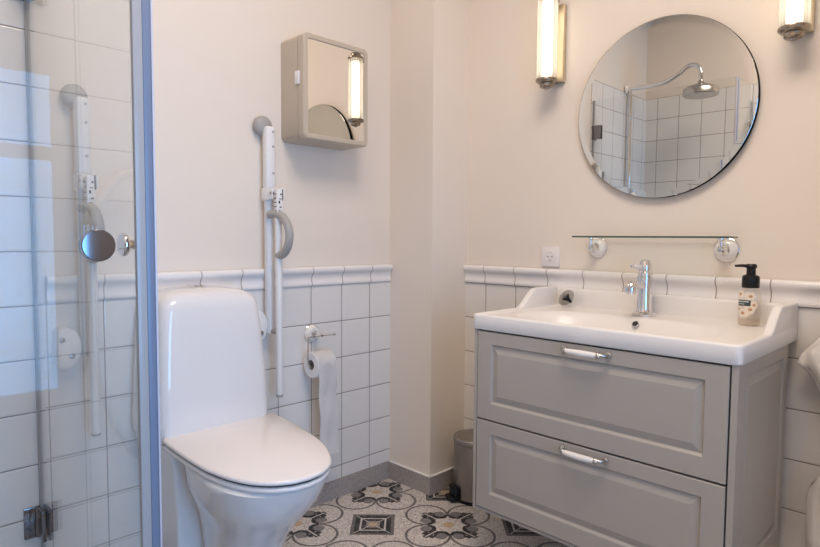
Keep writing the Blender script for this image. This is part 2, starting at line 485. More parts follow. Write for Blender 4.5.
def hinge_b(parent, z):
    h = B()
    box(h, GX - .03, GX + .03, YB + .001, YB + .008, z - .045, z + .045, .002)
    box(h, GX - .012, GX - .004, YB + .014, YB + .066, z - .045, z + .045, .002)
    box(h, GX + .004, GX + .012, YB + .014, YB + .066, z - .045, z + .045, .002)
    lathe(h, [(.008, -.045), (.008, .045)], (GX, YB + .011, z), (0, 0, 1), 16)
    obj('hinge', h, M['chrome'], parent)
for z in (.282, 1.865): hinge_b(db, z)
# meeting seals on the free edges
b = B(); box(b, GX - .006, GX + .006, GY - .037, GY - .0195, .012, GH, .0015)
obj('edge_profile', b, M['profile'], db)
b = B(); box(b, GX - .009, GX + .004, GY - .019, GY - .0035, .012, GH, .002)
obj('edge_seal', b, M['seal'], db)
b = B(); box(b, GX - .0075, GX + .004, GY - .003, GY + .0015, .012, GH, .002)
obj('edge_seal', b, M['seal_pale'], da)

# shower fittings on the tiled wall beside the doors
sh = thing('shower_set', 'chrome overhead rain shower on a wall riser, seen in the round mirror', 'shower', (XL, -.03, 1.0))
SX = XL + .032
b = tube(B(), [(SX, -.03, 1.12), (SX, -.03, 2.235)], .0135, 14)
tube(b, smooth_path([(XL + .004, -.03, 2.242), (SX, -.03, 2.242), (SX + .12, -.03, 2.238), (SX + .25, -.03, 2.246), (SX + .34, -.03, 2.285), (SX + .40, -.03, 2.325),
                     (SX + .455, -.03, 2.322), (SX + .485, -.03, 2.28), (SX + .49, -.03, 2.215)], 8), .0150, 14)
lathe(b, [(.015, -.02), (.016, 0), (.015, .014)], (SX, -.03, 2.23), (0, 0, 1), 16)
obj('riser_pipe', b, M['chrome'], sh)
b = lathe(B(), [(0, 0), (.016, 0), (.018, .012), (.026, .02), (.045, .030), (.088, .044), (.108, .058), (.112, .064), (.112, .098), (.106, .104), (0, .104)], (SX + .49, -.03, 2.218), (0, 0, -1), 40)
obj('shower_head', b, M['steelhead'], sh)
b = lathe(B(), [(0, 0), (.034, 0), (.034, .008), (.026, .016), (.012, .022), (.010, .055), (0, .055)], (XL + .0006, -.03, 2.242), (1, 0, 0), 24)
obj('wall_flange', b, M['porcelain'], sh)
b = B(); lathe(b, [(0, -.11), (.022, -.11), (.026, -.09), (.022, -.07), (.022, .07), (.026, .09), (.022, .11), (0, .11)], (SX, -.03, 1.10), (0, 1, 0), 24)
for dy in (-.075, .075): lathe(b, [(.03, 0), (.03, .008), (.013, .014), (.013, .055)], (XL + .0006, -.03 + dy, 1.10), (1, 0, 0), 20)
obj('mixer', b, M['chrome'], sh)
b = B(); box(b, XL + .0005, XL + .016, .285, .325, 1.13, 1.19, .004); lathe(b, [(.013, 0), (.016, .04), (.012, .045)], (XL + .04, .305, 1.135), (0, 0, 1), 16)
obj('hand_shower_bracket', b, M['chrome'], sh)
b = B()
tube(b, smooth_path([(XL + .04, .305, 1.17), (XL + .045, .295, 1.23), (XL + .06, .262, 1.29), (XL + .08, .225, 1.335), (XL + .12, .185, 1.345)], 6), [.011] * 6 + [.014] * 13 + [.012] * 6, 14)
lathe(b, [(0, 0), (.015, 0), (.035, .02), (.036, .03), (0, .032)], (XL + .12, .185, 1.362), (.35, -.2, -1), 24)
hs = obj('hand_shower', b, M['porcelain'], sh)
b = tube(B(), smooth_path([(XL + .04, .305, 1.10), (XL + .04, .307, .95), (XL + .045, .300, .72), (XL + .05, .255, .53), (XL + .055, .175, .42), (XL + .055, .09, .50), (XL + .055, .04, .75), (XL + .055, .015, 1.07)], 8), .007, 10)
obj('hose', b, M['hose'], sh)

# ------------------------------------------------------------------ toilet
TY = .912
to = thing('toilet', 'white floor-standing toilet with closed lid and tall tapered cistern', 'toilet', (-1.75, TY, 0))
# cistern
def trr(z, xb, xf, hw, r):
    hx = (xf - xb) / 2; return [(xb + hx + p[0], TY + p[1], z) for p in rrect(hx, hw, r, 6)]
rings = [trr(.500, XL + .002, -1.800, .184, .03), trr(.512, XL + .002, -1.784, .192, .035), trr(.56, XL + .002, -1.782, .192, .035), trr(.70, XL + .002, -1.788, .186, .035), trr(.85, XL + .002, -1.801, .176, .035),
         trr(.915, XL + .002, -1.807, .170, .038), trr(.936, XL + .003, -1.812, .164, .04), trr(.954, XL + .006, -1.824, .149, .04),
         trr(.966, XL + .014, -1.846, .122, .04), trr(.972, XL + .03, -1.872, .085, .04), trr(.974, XL + .06, -1.90, .04, .03)]
obj('cistern', loft(B(), rings), M['ceramic'], to, ang=50)
b = lathe(B(), [(0, 0), (.030, 0), (.031, .004), (.028, .007), (0, .0075)], (-1.94, TY, .9725), (0, 0, 1), 28)
obj('flush_button', b, M['chrome'], to)
# D-shaped outline, s = distance from the cistern towards the front
HALF = [(0, .196), (.03, .1965), (.085, .196), (.186, .192), (.30, .182), (.39, .161), (.46, .130), (.50, .100), (.525, .066), (.537, .033), (.540, 0)]
def half_w(q):
    for (a, wa), (c, wc_) in zip(HALF, HALF[1:]):
        if q <= c: return wa + (wc_ - wa) * (q - a) / (c - a)
    return 0
def ctr(sx): return .9225 - .085 * min(sx, .45)
LB = -1.786
SS = [0, .015, .03, .06, .085, .12, .16, .20, .25, .30, .34, .38, .41, .44, .465, .485, .50, .512, .522, .530, .535, .5385]
def dshape(z, grow=0.0):
    up = []; dn_ = []
    for q in SS:
        wd = half_w(q)
        # round the polyline a little
        wd = (half_w(max(0, q - .012)) + 2 * wd + half_w(min(.5395, q + .012))) / 4 if .02 < q < .53 else wd
        k = q / .54
        up.append((LB + q + grow * k, ctr(q) + wd + grow, z)); dn_.append((LB + q + grow * k, ctr(q) - wd - grow, z))
    return up + [(LB + .540 + grow, ctr(.54), z)] + dn_[::-1]
def slab(name, z0, z1, g0, mat):
    bm = loft(B(), [dshape(z0, g0 - .006), dshape(z0 + .002, g0 - .001), dshape((z0 + z1) / 2, g0), dshape(z1 - .003, g0 - .0012), dshape(z1, g0 - .005)])
    return obj(name, bm, mat, to, ang=60)
slab('lid', .5165, .5300, .0, M['seatwhite'])
slab('seat', .4965, .5105, -.002, M['seatwhite'])
slab('seat_gap_shade', .5098, .5172, -.006, M['darkhole'])  # dark filler slab, painted shade between lid and seat
# bowl and foot
def bowl(z, xb, xf, hw, sq=2.3, n=48):
    hx = (xf - xb) / 2; cx_ = (xf + xb) / 2; pts = []
    for k in range(n):
        a = 2 * PI * k / n; c, s = math.cos(a), math.sin(a)
        e = 2 / sq if c > 0 else 2 / 3.4
        px_ = cx_ + hx * math.copysign(abs(c) ** e, c)
        pts.append((px_, ctr(px_ - LB) - .002 + hw * math.copysign(abs(s) ** (2 / sq), s), z))
    return pts
rings = [bowl(0, -1.785, -1.47, .100), bowl(.012, -1.785, -1.465, .103), bowl(.10, -1.785, -1.488, .097), bowl(.20, -1.785, -1.480, .101), bowl(.28, -1.785, -1.432, .114), bowl(.34, -1.786, -1.376, .135), bowl(.385, -1.788, -1.332, .156), bowl(.42, -1.79, -1.304, .168),
         bowl(.45, -1.79, -1.286, .174), bowl(.47, -1.79, -1.276, .177), bowl(.486, -1.79, -1.268, .179), bowl(.491, -1.79, -1.276, .174), bowl(.4985, -1.79, -1.29, .165)]
obj('bowl', loft(B(), rings), M['ceramic'], to, ang=60)
b = B()
loft(b, [[(XL + .008 + hx + p[0], TY + p[1], z) for p in rrect(hx, hw, .012, 4)] for z, hx, hw in ((0, .142, .154), (.02, .142, .156), (.30, .142, .160), (.44, .142, .170), (.504, .138, .182))])
obj('rear_foot', b, M['ceramic'], to, ang=50)

# ------------------------------------------------------------------ fold-up arm supports
def support(yc, label):
    s = thing('toilet_arm_support', label, 'grab bar', (XL, yc, .74), 'folding arm supports beside the toilet')
    x1 = XL + .036
    obj('main_tube', tube(B(), [(x1, yc, .775), (x1, yc, 1.33)], .0185, 20), M['alug'], s)
    sl = B(); box(sl, x1 - .0185, x1 + .0215, yc - .0205, yc + .0205, 1.325, 1.562, .012, 3)
    slv = obj('sleeve', sl, M['alu'], s)
    for z in (1.540, 1.485, 1.385):
        obj('screw', lathe(B(), [(.0048, 0), (.0048, .0012), (0, .0015)], (x1 + .0212, yc + .006, z), (1, 0, 0), 10), M['grey'], slv)
    e = lathe(B(), [(0, 0), (.030, 0), (.0365, .006), (.0375, .014), (.0350, .024), (.028, .031), (.016, .035), (0, .036)], (XL - .0005, yc - .012, 1.566), (1, 0, 0), 32)
    obj('end_cap', e, M['grey'], s)
    # D-shaped wall bracket with two screws
    pl = [(0.046 * math.cos(a), .062 * math.sin(a)) for a in [(-PI / 2 + PI * k / 14) for k in range(15)]] + [(-.012, .062), (-.020, .054), (-.020, -.054), (-.012, -.062)]
    p = prism(B(), pl, lambda a, z, d: Vector((d, yc - .0645 + a, .806 + z)), XL - .0005, XL + .052, .004, 2)
    pp = obj('wall_bracket', p, M['alu'], s)
    for dy, dz in ((-.008, .026), (.018, -.026)):
        obj('screw', lathe(B(), [(.0085, 0), (.0085, .0015), (.006, .0025), (0, .0025)], (XL + .052, yc - .0645 + dy, .806 + dz), (1, 0, 0), 14), M['steel'], pp)
    v = B(); lathe(v, [(.010, 0), (.010, .075)], (XL + .030, yc + .002, .782), (1, 0, 0), 16)
    obj('pivot', v, M['grey'], s)
    # hinge bracket, scale strip and hanging leg
    x2 = XL + .101
    h = B(); box(h, x1 - .020, x2 - .010, yc - .021, yc - .0165, 1.285, 1.328, .002); box(h, x1 - .020, x2 + .012, yc + .0145, yc + .019, 1.285, 1.328, .002)
    box(h, x1 - .020, x1 + .023, yc - .022, yc + .022, 1.282, 1.330, .003)
    br = obj('leg_bracket', h, M['alu'], s)
    obj('bracket_pin', lathe(B(), [(.0055, 0), (.0055, .044)], (x2 - .018, yc - .0235, 1.308), (0, 1, 0), 12), M['steel'], br)
    obj('leg', tube(B(), [(x2, yc, .545), (x2, yc, 1.225)], .0132, 18), M['alu'], s)
    ad = B(); box(ad, x2 - .012, x2 + .012, yc - .012, yc + .012, 1.222, 1.322, .002)
    adj = obj('leg_adjuster', ad, M['alu'], s)
    mk = B()
    for k, (dy0, dy1, dz) in enumerate(((-.007, .002, .006), (-.002, .006, .004), (-.007, -.001, .010), (-.004, .005, .003), (0, .006, .006))):
        z = 1.238 + k * .0155
        box(mk, x2 + .0118, x2 + .0126, yc + dy0, yc + dy1, z, z + dz)
        box(mk, x2 - .012, x2 + .004, yc - .0127, yc - .0119, z + .003, z + .006)
    box(mk, x2 + .0118, x2 + .0126, yc + .0085, yc + .0115, 1.28, 1.322)
    obj('scale_mark', mk, M['black'], adj)
    f = lathe(B(), [(.0137, 0), (.0137, .006), (.011, .008)], (x2, yc, .544), (0, 0, -1), 16)
    obj('leg_end', f, M['grey'], s)
    # grey half-round grip
    gp = smooth_path([(x2 - .046, yc - .010, 1.228), (x2 - .012, yc - .004, 1.232), (x2 + .030, yc, 1.218), (x2 + .062, yc, 1.185), (x2 + .072, yc, 1.150), (x2 + .062, yc, 1.113), (x2 + .036, yc, 1.084), (x2 - .002, yc, 1.074)], 6)
    obj('grip', tube(B(), gp, .0155, 16), M['grey'], s)
    return s
support(1.237, 'white fold-up arm support with grey loop grip, right of the toilet cistern')
support(.588, 'white fold-up arm support seen through the shower glass, left of the toilet cistern')

# ------------------------------------------------------------------ toilet roll holder, roll
th = thing('toilet_roll_holder', 'chrome wire toilet roll holder on a white ceramic wall rosette', 'toilet roll holder', (XL, 1.462, .66))
FY, FZ = 1.457, .744
b = lathe(B(), [(0, 0), (.036, 0), (.036, .005), (.031, .012), (.026, .020), (0, .024)], (XL, FY, FZ), (1, 0, 0), 28); obj('rosette', b, M['porcelain'], th)
b = lathe(B(), [(.017, .018), (.017, .026), (.012, .034), (.008, .040), (.006, .075), (0, .077)], (XL, FY, FZ), (1, 0, 0), 20)
lathe(b, [(.0385, 0), (.0385, .003), (.036, .005)], (XL, FY, FZ), (1, 0, 0), 28)
obj('arm', b, M['chrome'], th)
RX, RZ, RY0, RY1 = XL + .072, .629, 1.402, 1.492
b = B()
tube(b, smooth_path([(RX, RY0 - .012, FZ - .004), (RX, RY0 - .013, FZ - .05), (RX, RY0 - .013, RZ + .02), (RX, RY0 - .006, RZ + .001), (RX, RY0 + .02, RZ), (RX, RY1 + .01, RZ), (RX, RY1 + .016, RZ + .014), (RX, RY1 + .018, RZ + .03)], 6), .0030, 8)
tube(b, smooth_path([(RX, RY0 - .012, FZ - .004), (RX, RY0 + .01, FZ), (RX, FY, FZ), (RX, FY + .05, FZ - .002), (RX, FY + .062, FZ - .002)], 6), .0032, 8)
lathe(b, [(0, -.006), (.005, -.004), (.006, 0), (.005, .004), (0, .006)], (RX, FY + .064, FZ - .002), (0, 1, 0), 10)
lathe(b, [(0, -.006), (.005, -.004), (.006, 0), (.005, .004), (0, .006)], (RX, RY1 + .018, RZ + .032), (0, 0, 1), 10)
obj('wire', b, M['chrome'], th)
tr = thing('toilet_roll', 'white toilet paper roll on the holder with a long hanging end', 'toilet paper', (RX, 1.448, RZ - .057))
RR = .0535
b = lathe(B(), [(.021, 0), (RR - .003, 0), (RR, .003), (RR, .087), (RR - .003, .09), (.021, .09), (.021, 0)], (RX, RY0, RZ), (0, 1, 0), 40, cap=False)
obj('roll', b, M['paper'], tr)
b = lathe(B(), [(.0208, .001), (.0208, .089), (.0195, .089), (.0195, .001), (.0208, .001)], (RX, RY0, RZ), (0, 1, 0), 32, cap=False)
obj('cardboard_core', b, M['card'], tr)
b = bmesh.new(); rows = []
path = [(RX + (RR + .0012) * math.cos(a), RZ + (RR + .0012) * math.sin(a)) for a in [PI / 2 * (1 - k / 10) for k in range(11)]]
for k in range(1, 26):
    z = RZ - k * .0145; path.append((RX + RR + .0012 + .0035 * math.sin(k * .55) * min(1, k / 5) + .012 * (k / 25) ** 2, z))
for i, (x, z) in enumerate(path):
    rows.append([b.verts.new((x + .0015 * math.sin(j * 1.3 + i * .35), RY0 + .001 + .088 * j / 8, z)) for j in range(9)])
for A, C in zip(rows, rows[1:]):
    for j in range(8): b.faces.new((A[j], A[j + 1], C[j + 1], C[j]))
r_ = bmesh.ops.solidify(b, geom=list(b.faces), thickness=.0009)
obj('hanging_sheet', b, M['paper'], tr)

# ------------------------------------------------------------------ mirror cabinet on the left wall
mc = thing('mirror_cabinet', 'small beige wall cabinet with rounded corners and a mirror door', 'wall cabinet', (XL, 1.49, 1.52))
KX0, KX1, KY0, KY1, KZ0, KZ1 = XL - .007, -1.934, 1.321, 1.640, 1.517, 1.912
def yz_rr(x, y0, y1, z0, z1, r, n=6): return [(x, (y0 + y1) / 2 + p[0], (z0 + z1) / 2 + p[1]) for p in rrect((y1 - y0) / 2, (z1 - z0) / 2, r, n)]
b = loft(B(), [yz_rr(KX0, KY0, KY1, KZ0, KZ1, .022), yz_rr(KX1, KY0, KY1, KZ0, KZ1, .022)])
obj('body', b, M['beige'], mc)
FX = -1.893
dr = loft(B(), [yz_rr(KX1 + .002, KY0 + .003, KY1 - .003, KZ0 + .003, KZ1 - .003, .02), yz_rr(KX1 + .005, KY0, KY1, KZ0, KZ1, .022), yz_rr(FX - .005, KY0, KY1, KZ0, KZ1, .022), yz_rr(FX, KY0 + .005, KY1 - .005, KZ0 + .005, KZ1 - .005, .018),
                yz_rr(FX, KY0 + .019, KY1 - .019, KZ0 + .019, KZ1 - .019, .012), yz_rr(FX - .004, KY0 + .022, KY1 - .022, KZ0 + .022, KZ1 - .022, .010)])
door = obj('door', dr, M['beige'], mc)
obj('mirror_pane', loft(B(), [yz_rr(FX - .005, KY0 + .020, KY1 - .020, KZ0 + .020, KZ1 - .020, .010), yz_rr(FX - .0035, KY0 + .020, KY1 - .020, KZ0 + .020, KZ1 - .020, .010)]), M['mirror'], door)
b = box(B(), KX1 - .012, KX1 + .014, KY0 - .006, KY0 + .004, 1.722, 1.772, .002); obj('latch', b, M['alu'], mc)

# ------------------------------------------------------------------ vanity
VX0, VX1, VY0, VY1, VZ0, VZ1 = -1.287, -.455, 1.620, 2.066, .203, .8345
va = thing('vanity_cabinet', 'grey wall-hung vanity cabinet with two panelled drawers under the washbasin', 'bathroom cabinet', (-.871, 1.87, VZ0))
b = B(); box(b, VX0, VX0 + .018, VY0, VY1, VZ0, VZ1, .001, 1); box(b, VX0 + .018, VX1 - .018, VY1 - .012, VY1, VZ0, VZ1); box(b, VX0 + .018, VX1 - .018, VY0, VY1 - .012, VZ0, VZ0 + .018)
obj('body', b, M['cab'], va)
obj('gap_shade_rail', box(B(), VX0 + .018, VX1 - .018, VY0 + .0005, VY0 + .018, .517, .536), M['cabshade'], va)  # rail painted near-black as shade behind the drawer gap
obj('gap_shade_strip', box(B(), VX1 - .0235, VX1 - .0165, VY0 - .008, VY0 - .0002, VZ0 + .012, VZ1 - .002), M['cabshade'], va)  # strips added in the side gaps as painted shadow lines
obj('gap_shade_strip', box(B(), VX0 + .0126, VX0 + .019, VY0 - .008, VY0 - .0002, VZ0 + .012, VZ1 - .002), M['cabshade'], va)
# right side panel with a raised field
def ring_yz(x, y0, y1, z0, z1): return [(x, y0, z0), (x, y1, z0), (x, y1, z1), (x, y0, z1)]
xs = VX1; y0, y1, z0, z1 = VY0 - .019, VY1, VZ0, VZ1
b = nested(B(), [ring_yz(xs - .016, y0, y1, z0, z1), ring_yz(xs - .001, y0, y1, z0, z1), ring_yz(xs, y0 + .001, y1 - .001, z0 + .001, z1 - .001), ring_yz(xs, y0 + .058, y1 - .040, z0 + .075, z1 - .036),
                 ring_yz(xs - .008, y0 + .064, y1 - .046, z0 + .081, z1 - .042), ring_yz(xs - .008, y0 + .066, y1 - .048, z0 + .083, z1 - .044), ring_yz(xs - .001, y0 + .088, y1 - .070, z0 + .105, z1 - .066)])
obj('side_panel', b, M['cab'], va, ang=12)
# left gable edge in line with the drawer fronts
obj('side_panel', box(B(), VX0 - .0005, VX0 + .0125, VY0 - .018, VY0 + .001, VZ0, VZ1, .001, 1), M['cab'], va)
obj('bottom_rail', box(B(), VX0 + .0125, VX1 - .016, VY0 - .016, VY0 + .001, VZ0, VZ0 + .011, .001, 1), M['cab'], va)
def ring_xz(y, x0, x1, z0, z1): return [(x0, y, z0), (x1, y, z0), (x1, y, z1), (x0, y, z1)]
DX0, DX1 = VX0 + .0165, VX1 - .0205
def drawer(z0, z1):
    yb, yf = VY0 - .001, VY0 - .021
    f = [ring_xz(yb, DX0, DX1, z0, z1), ring_xz(yf + .0015, DX0, DX1, z0, z1), ring_xz(yf, DX0 + .0015, DX1 - .0015, z0 + .0015, z1 - .0015),
         ring_xz(yf, DX0 + .056, DX1 - .056, z0 + .056, z1 - .042), ring_xz(yf + .008, DX0 + .061, DX1 - .061, z0 + .063, z1 - .047),
         ring_xz(yf + .008, DX0 + .063, DX1 - .063, z0 + .065, z1 - .049), ring_xz(yf + .001, DX0 + .084, DX1 - .084, z0 + .086, z1 - .072)]
    d = obj('drawer', nested(B(), f), M['cab'], va, ang=12)
    hx, hz, hy = -.866, z1 - .0175, yf - .030
    h = B()
    tube(h, smooth_path([(hx - .054, hy + .003, hz), (hx - .048, hy, hz), (hx, hy - .004, hz), (hx + .048, hy, hz), (hx + .054, hy + .003, hz)], 6),
         [.0075 + .0022 * math.cos(PI * 2 * (k / 24 - .5)) * (1 if 0 < k < 24 else .6) + (.0018 if k in (1, 2, 22, 23) else 0) for k in range(25)], 14)
    hd = obj('handle', h, M['porcelain'], d)
    for s in (-1, 1):
        e = B()
        xx = hx + s * .057
        tube(e, smooth_path([(hx + s * .050, hy + .002, hz), (xx, hy + .003, hz), (xx + s * .010, hy + .010, hz), (xx + s * .014, hy + .020, hz), (xx + s * .014, yf - .0008, hz)], 5), .0055, 12)
        lathe(e, [(.009, 0), (.009, .003), (.006, .005)], (xx + s * .014, yf - .0002, hz), (0, -1, 0), 14)
        lathe(e, [(.0095, -.003), (.0105, 0), (.0095, .003)], (hx + s * .052, hy + .002, hz), (1, 0, 0), 14)
        obj('handle_mount', e, M['steelhead'], hd)
drawer(.5295, .8300); drawer(.2175, .5235)

# washbasin
sk = thing('washbasin', 'wide white ceramic washbasin with raised back and side rims on the cabinet', 'sink', (-.871, 1.87, .835))
SX0, SX1, SY0, SY1 = -1.296, -.448, 1.594, YM - .004
ZR, ZS = .887, .8352
b = bmesh.new()
nx, ny = 96, 64
def topz(x, y):
    u = (x - (-.885)) / .325; v = (y - 1.795) / .160
    r = (abs(u) ** 2.6 + abs(v) ** 2.6) ** (1 / 2.6)
    t = min(1, max(0, (1.06 - r) / .42)); dz = -.105 * (t * t * (3 - 2 * t))
    # shallow tray inside the rim
    ex = min(x - SX0, SX1 - x); ey = y - SY0
    e = min(ex, ey); q = min(1, max(0, (e - .014) / .016)); dz += -.006 * q * q * (3 - 2 * q)
    if e < .008: dz -= .008 - math.sqrt(max(0, .008 ** 2 - (.008 - e) ** 2))
    return ZR + dz
def warp(i, n, a, c):
    t = i / n
    # concentrate rows at the edges
    t = t + .09 * math.sin(2 * PI * t) * -1
    return a + (c - a) * t
def corner(x, y):
    R_ = .020
    for cx_ in (SX0 + R_, SX1 - R_):
        if (x < SX0 + R_ and cx_ < -.8) or (x > SX1 - R_ and cx_ > -.8):
            if y < SY0 + R_:
                dx, dy = (x - cx_) / R_, (y - SY0 - R_) / R_
                m_ = max(abs(dx), abs(dy)); l = math.hypot(dx, dy)
                if l > 1e-6: return cx_ + dx * m_ / l * R_, SY0 + R_ + dy * m_ / l * R_
    return x, y
xsg = sorted(set([SX0 + d for d in (0, .001, .0025, .005, .008, .012, .016, .02, .025, .03)] + [SX1 - d for d in (0, .001, .0025, .005, .008, .012, .016, .02, .025, .03)] + [SX0 + .04 + (SX1 - SX0 - .08) * i / nx for i in range(nx + 1)]))
ysg = sorted(set([SY0 + d for d in (0, .001, .0025, .005, .008, .012, .016, .02, .025, .03)] + [SY0 + .038 + (SY1 - SY0 - .038) * i / ny for i in range(ny + 1)]))
grid = []
for x in xsg:
    col = []
    for y in ysg:
        z = topz(x, y); X_, Y_ = corner(x, y); col.append(b.verts.new((X_, Y_, z)))
    grid.append(col)
for i in range(len(xsg) - 1):
    for j in range(len(ysg) - 1): b.faces.new((grid[i][j], grid[i + 1][j], grid[i + 1][j + 1], grid[i][j + 1]))
rim = [grid[i][0] for i in range(len(xsg))] + [grid[-1][j] for j in range(1, len(ysg))] + [grid[i][-1] for i in range(len(xsg) - 2, -1, -1)] + [grid[0][j] for j in range(len(ysg) - 2, 0, -1)]
low1 = [b.verts.new((v.co.x, v.co.y, ZS + .004)) for v in rim]
low2 = [b.verts.new((v.co.x + (.004 if v.co.x < -.87 else -.004) * (1 if abs(v.co.x + .872) > .415 else 0), v.co.y + (.004 if v.co.y < SY0 + .02 else 0), ZS)) for v in rim]
n = len(rim)
for k in range(n):
    b.faces.new((rim[k], rim[(k + 1) % n], low1[(k + 1) % n], low1[k])); b.faces.new((low1[k], low1[(k + 1) % n], low2[(k + 1) % n], low2[k]))
# back rim
ZBK = .9485
prism(b, [(SX0, ZR - .02), (SX1, ZR - .02), (SX1, ZBK), (SX0, ZBK)], lambda a, z, d: Vector((a, d, z)), SY1 - .030, SY1, .008, 3)
# side wings: high at the wall, then an S-curve down to the front rim
def wing(x0, x1):
    poly = [(SY1 - .004, ZR - .045), (SY1 - .004, .955)]
    poly += [(1.965, .956)]
    for k in range(1, 15):
        t = k / 14; y = 1.965 - .125 * t; s = t * t * (3 - 2 * t); poly.append((y, .956 - (.956 - (ZR - .001)) * s))
    poly += [(1.72, ZR - .004), (1.72, ZR - .045)]
    prism(b, poly, lambda y, z, d: Vector((d, y, z)), x0, x1, .006, 3)
wing(SX0 + .0004, SX0 + .026); wing(SX1 - .026, SX1 - .0004)
obj('basin', b, M['sinkwhite'], sk, ang=50)
b = lathe(B(), [(.0115, .0), (.0115, .002), (.0095, .003), (.009, .001)], (-.872, 1.9385, .861), (0, -.80, .6), 24, cap=False)
ov = obj('overflow', b, M['chrome'], sk)
b = lathe(B(), [(0, .0005), (.0095, .0005), (.0095, .0015), (0, .0015)], (-.872, 1.9385, .861), (0, -.80, .6), 24)
obj('overflow_hole', b, M['darkhole'], ov)
b = lathe(B(), [(0, 0), (.030, 0), (.030, .002), (.022, .003), (.020, .001), (0, .001)], (-.885, 1.795, ZR - .1105), (0, 0, 1), 24); obj('drain', b, M['chrome'], sk)

# faucet
ZD = .8815
FXc, FYc = -.884, 2.030
fa = thing('faucet', 'chrome single-lever mixer tap with white lever tip on the washbasin', 'faucet', (FXc, FYc, ZD))
b = lathe(B(), [(0, 0), (.040, 0), (.0405, .006), (.037, .010), (.028, .014), (.0255, .020), (.0245, .024), (.0235, .125), (.0265, .127), (.0265, .134), (.0235, .136), (.0235, .150), (.0225, .152), (0, .152)], (FXc, FYc, ZD), (0, 0, 1), 36)
obj('body', b, M['chrome'], fa)
b = lathe(B(), [(0, .1525), (.0205, .1525), (.0215, .156), (.0205, .178), (.0175, .184), (.0165, .190), (.012, .193), (0, .193)], (FXc, FYc, ZD), (0, 0, 1), 30)
obj('cap', b, M['chrome'], fa)
b = tube(B(), smooth_path([(FXc, FYc - .020, ZD + .105), (FXc, FYc - .055, ZD + .107), (FXc, FYc - .085, ZD + .109), (FXc, FYc - .101, ZD + .107), (FXc, FYc - .107, ZD + .098)], 6), [.0135] * 9 + [.0145] * 4 + [.0165] * 4 + [.018] * 4 + [.0175] * 4, 20)
lathe(b, [(.020, 0), (.0205, .004), (.0205, .018), (.018, .021)], (FXc, FYc - .1085, ZD + .086), (0, 0, 1), 24)
lathe(b, [(.015, .0), (.0158, .001), (.0158, .006)], (FXc, FYc - .1085, ZD + .082), (0, 0, 1), 20)
obj('spout', b, M['chrome'], fa)
b = tube(B(), [(FXc, FYc - .018, ZD + .166), (FXc, FYc - .040, ZD + .168)], .0052, 12)
lv = obj('lever', b, M['chrome'], fa)
b = lathe(B(), [(0, 0), (.0052, 0), (.0072, .010), (.0078, .030), (.0068, .050), (.0055, .058), (0, .0585)], (FXc, FYc - .038, ZD + .168), (0, -1, .09), 16)
obj('lever_grip', b, M['porcelain'], lv)
obj('lever_end', lathe(B(), [(0, 0), (.0062, .001), (.0068, .005), (.0055, .010), (0, .012)], (FXc, FYc - .096, ZD + .1735), (0, -1, .09), 14), M['chrome'], lv)

# soap bottle
SBX, SBY = -.556, 2.035
so = thing('soap_dispenser', 'clear foam soap bottle with black pump and flowered label on the washbasin', 'soap dispenser', (SBX, SBY, ZD))
def ell(z, hx, hy, n=36, e=2.8):
    out = []
    for k in range(n):
        a = 2 * PI * k / n; c, s = math.cos(a), math.sin(a)
        out.append((SBX + hx * math.copysign(abs(c) ** (2 / e), c), SBY + hy * math.copysign(abs(s) ** (2 / e), s), z))
    return out
b = loft(B(), [ell(ZD + .0005, .027, .022), ell(ZD + .003, .0305, .0245), ell(ZD + .02, .0315, .0255), ell(ZD + .085, .0315, .0255), ell(ZD + .102, .029, .0235), ell(ZD + .113, .023, .020), ell(ZD + .119, .0205, .019)])
obj('bottle', b, M['bottle'], so)
b = loft(B(), [ell(ZD + .003, .026, .021), ell(ZD + .006, .0285, .0225), ell(ZD + .022, .0295, .0235), ell(ZD + .0225, .029, .023)])
obj('liquid', b, M['soap'], so)
b = B()
lathe(b, [(0, .117), (.0235, .117), (.0245, .119), (.0245, .146), (.022, .154), (.013, .158), (.0125, .176), (.0155, .178), (.0165, .184), (.013, .190), (0, .190)], (SBX, SBY, ZD), (0, 0, 1), 32)
tube(b, [(SBX, SBY, ZD + .183), (SBX - .020, SBY - .020, ZD + .185), (SBX - .034, SBY - .034, ZD + .184)], [.010, .0085, .007], 14, flat=((0, 0, 1), .55))
obj('pump', b, M['black'], so)
# printed label on the front: a dark block with faint lines and a few blossoms
def onb(a, z, d=.0003):
    """a = angle on the bottle, measured from the front-left direction facing the room"""
    c, s = math.cos(a), math.sin(a); e = 2.8
    return Vector((SBX + (.0315 + d) * math.copysign(abs(c) ** (2 / e), c), SBY + (.0255 + d) * math.copysign(abs(s) ** (2 / e), s), z))
def patch(bm, a0, a1, z0, z1, d, n=8, mi=0):
    b2 = bmesh.new(); lo = [b2.verts.new(onb(a0 + (a1 - a0) * k / n, z0, d)) for k in range(n + 1)]; hi = [b2.verts.new(onb(a0 + (a1 - a0) * k / n, z1, d)) for k in range(n + 1)]
    for k in range(n): b2.faces.new((lo[k], lo[k + 1], hi[k + 1], hi[k]))
    for f in b2.faces: f.material_index = mi
    merge(bm, b2)
def blossom(bm, a, z, r, d):
    for k in range(6):
        t = 2 * PI * k / 6
        ca, cz = a + r * .95 * math.cos(t) / .031, z + r * .95 * math.sin(t)
        b2 = bmesh.new(); pts = [b2.verts.new(onb(ca + r * .62 * math.cos(q * PI / 5) / .031, cz + r * .62 * math.sin(q * PI / 5), d)) for q in range(10)]
        f = b2.faces.new(pts); f.material_index = 0; merge(bm, b2)
    b2 = bmesh.new(); pts = [b2.verts.new(onb(a + r * .55 * math.cos(q * PI / 5) / .031, z + r * .55 * math.sin(q * PI / 5), d + .0003)) for q in range(10)]
    f = b2.faces.new(pts); f.material_index = 1; merge(bm, b2)
A0 = math.radians(256)
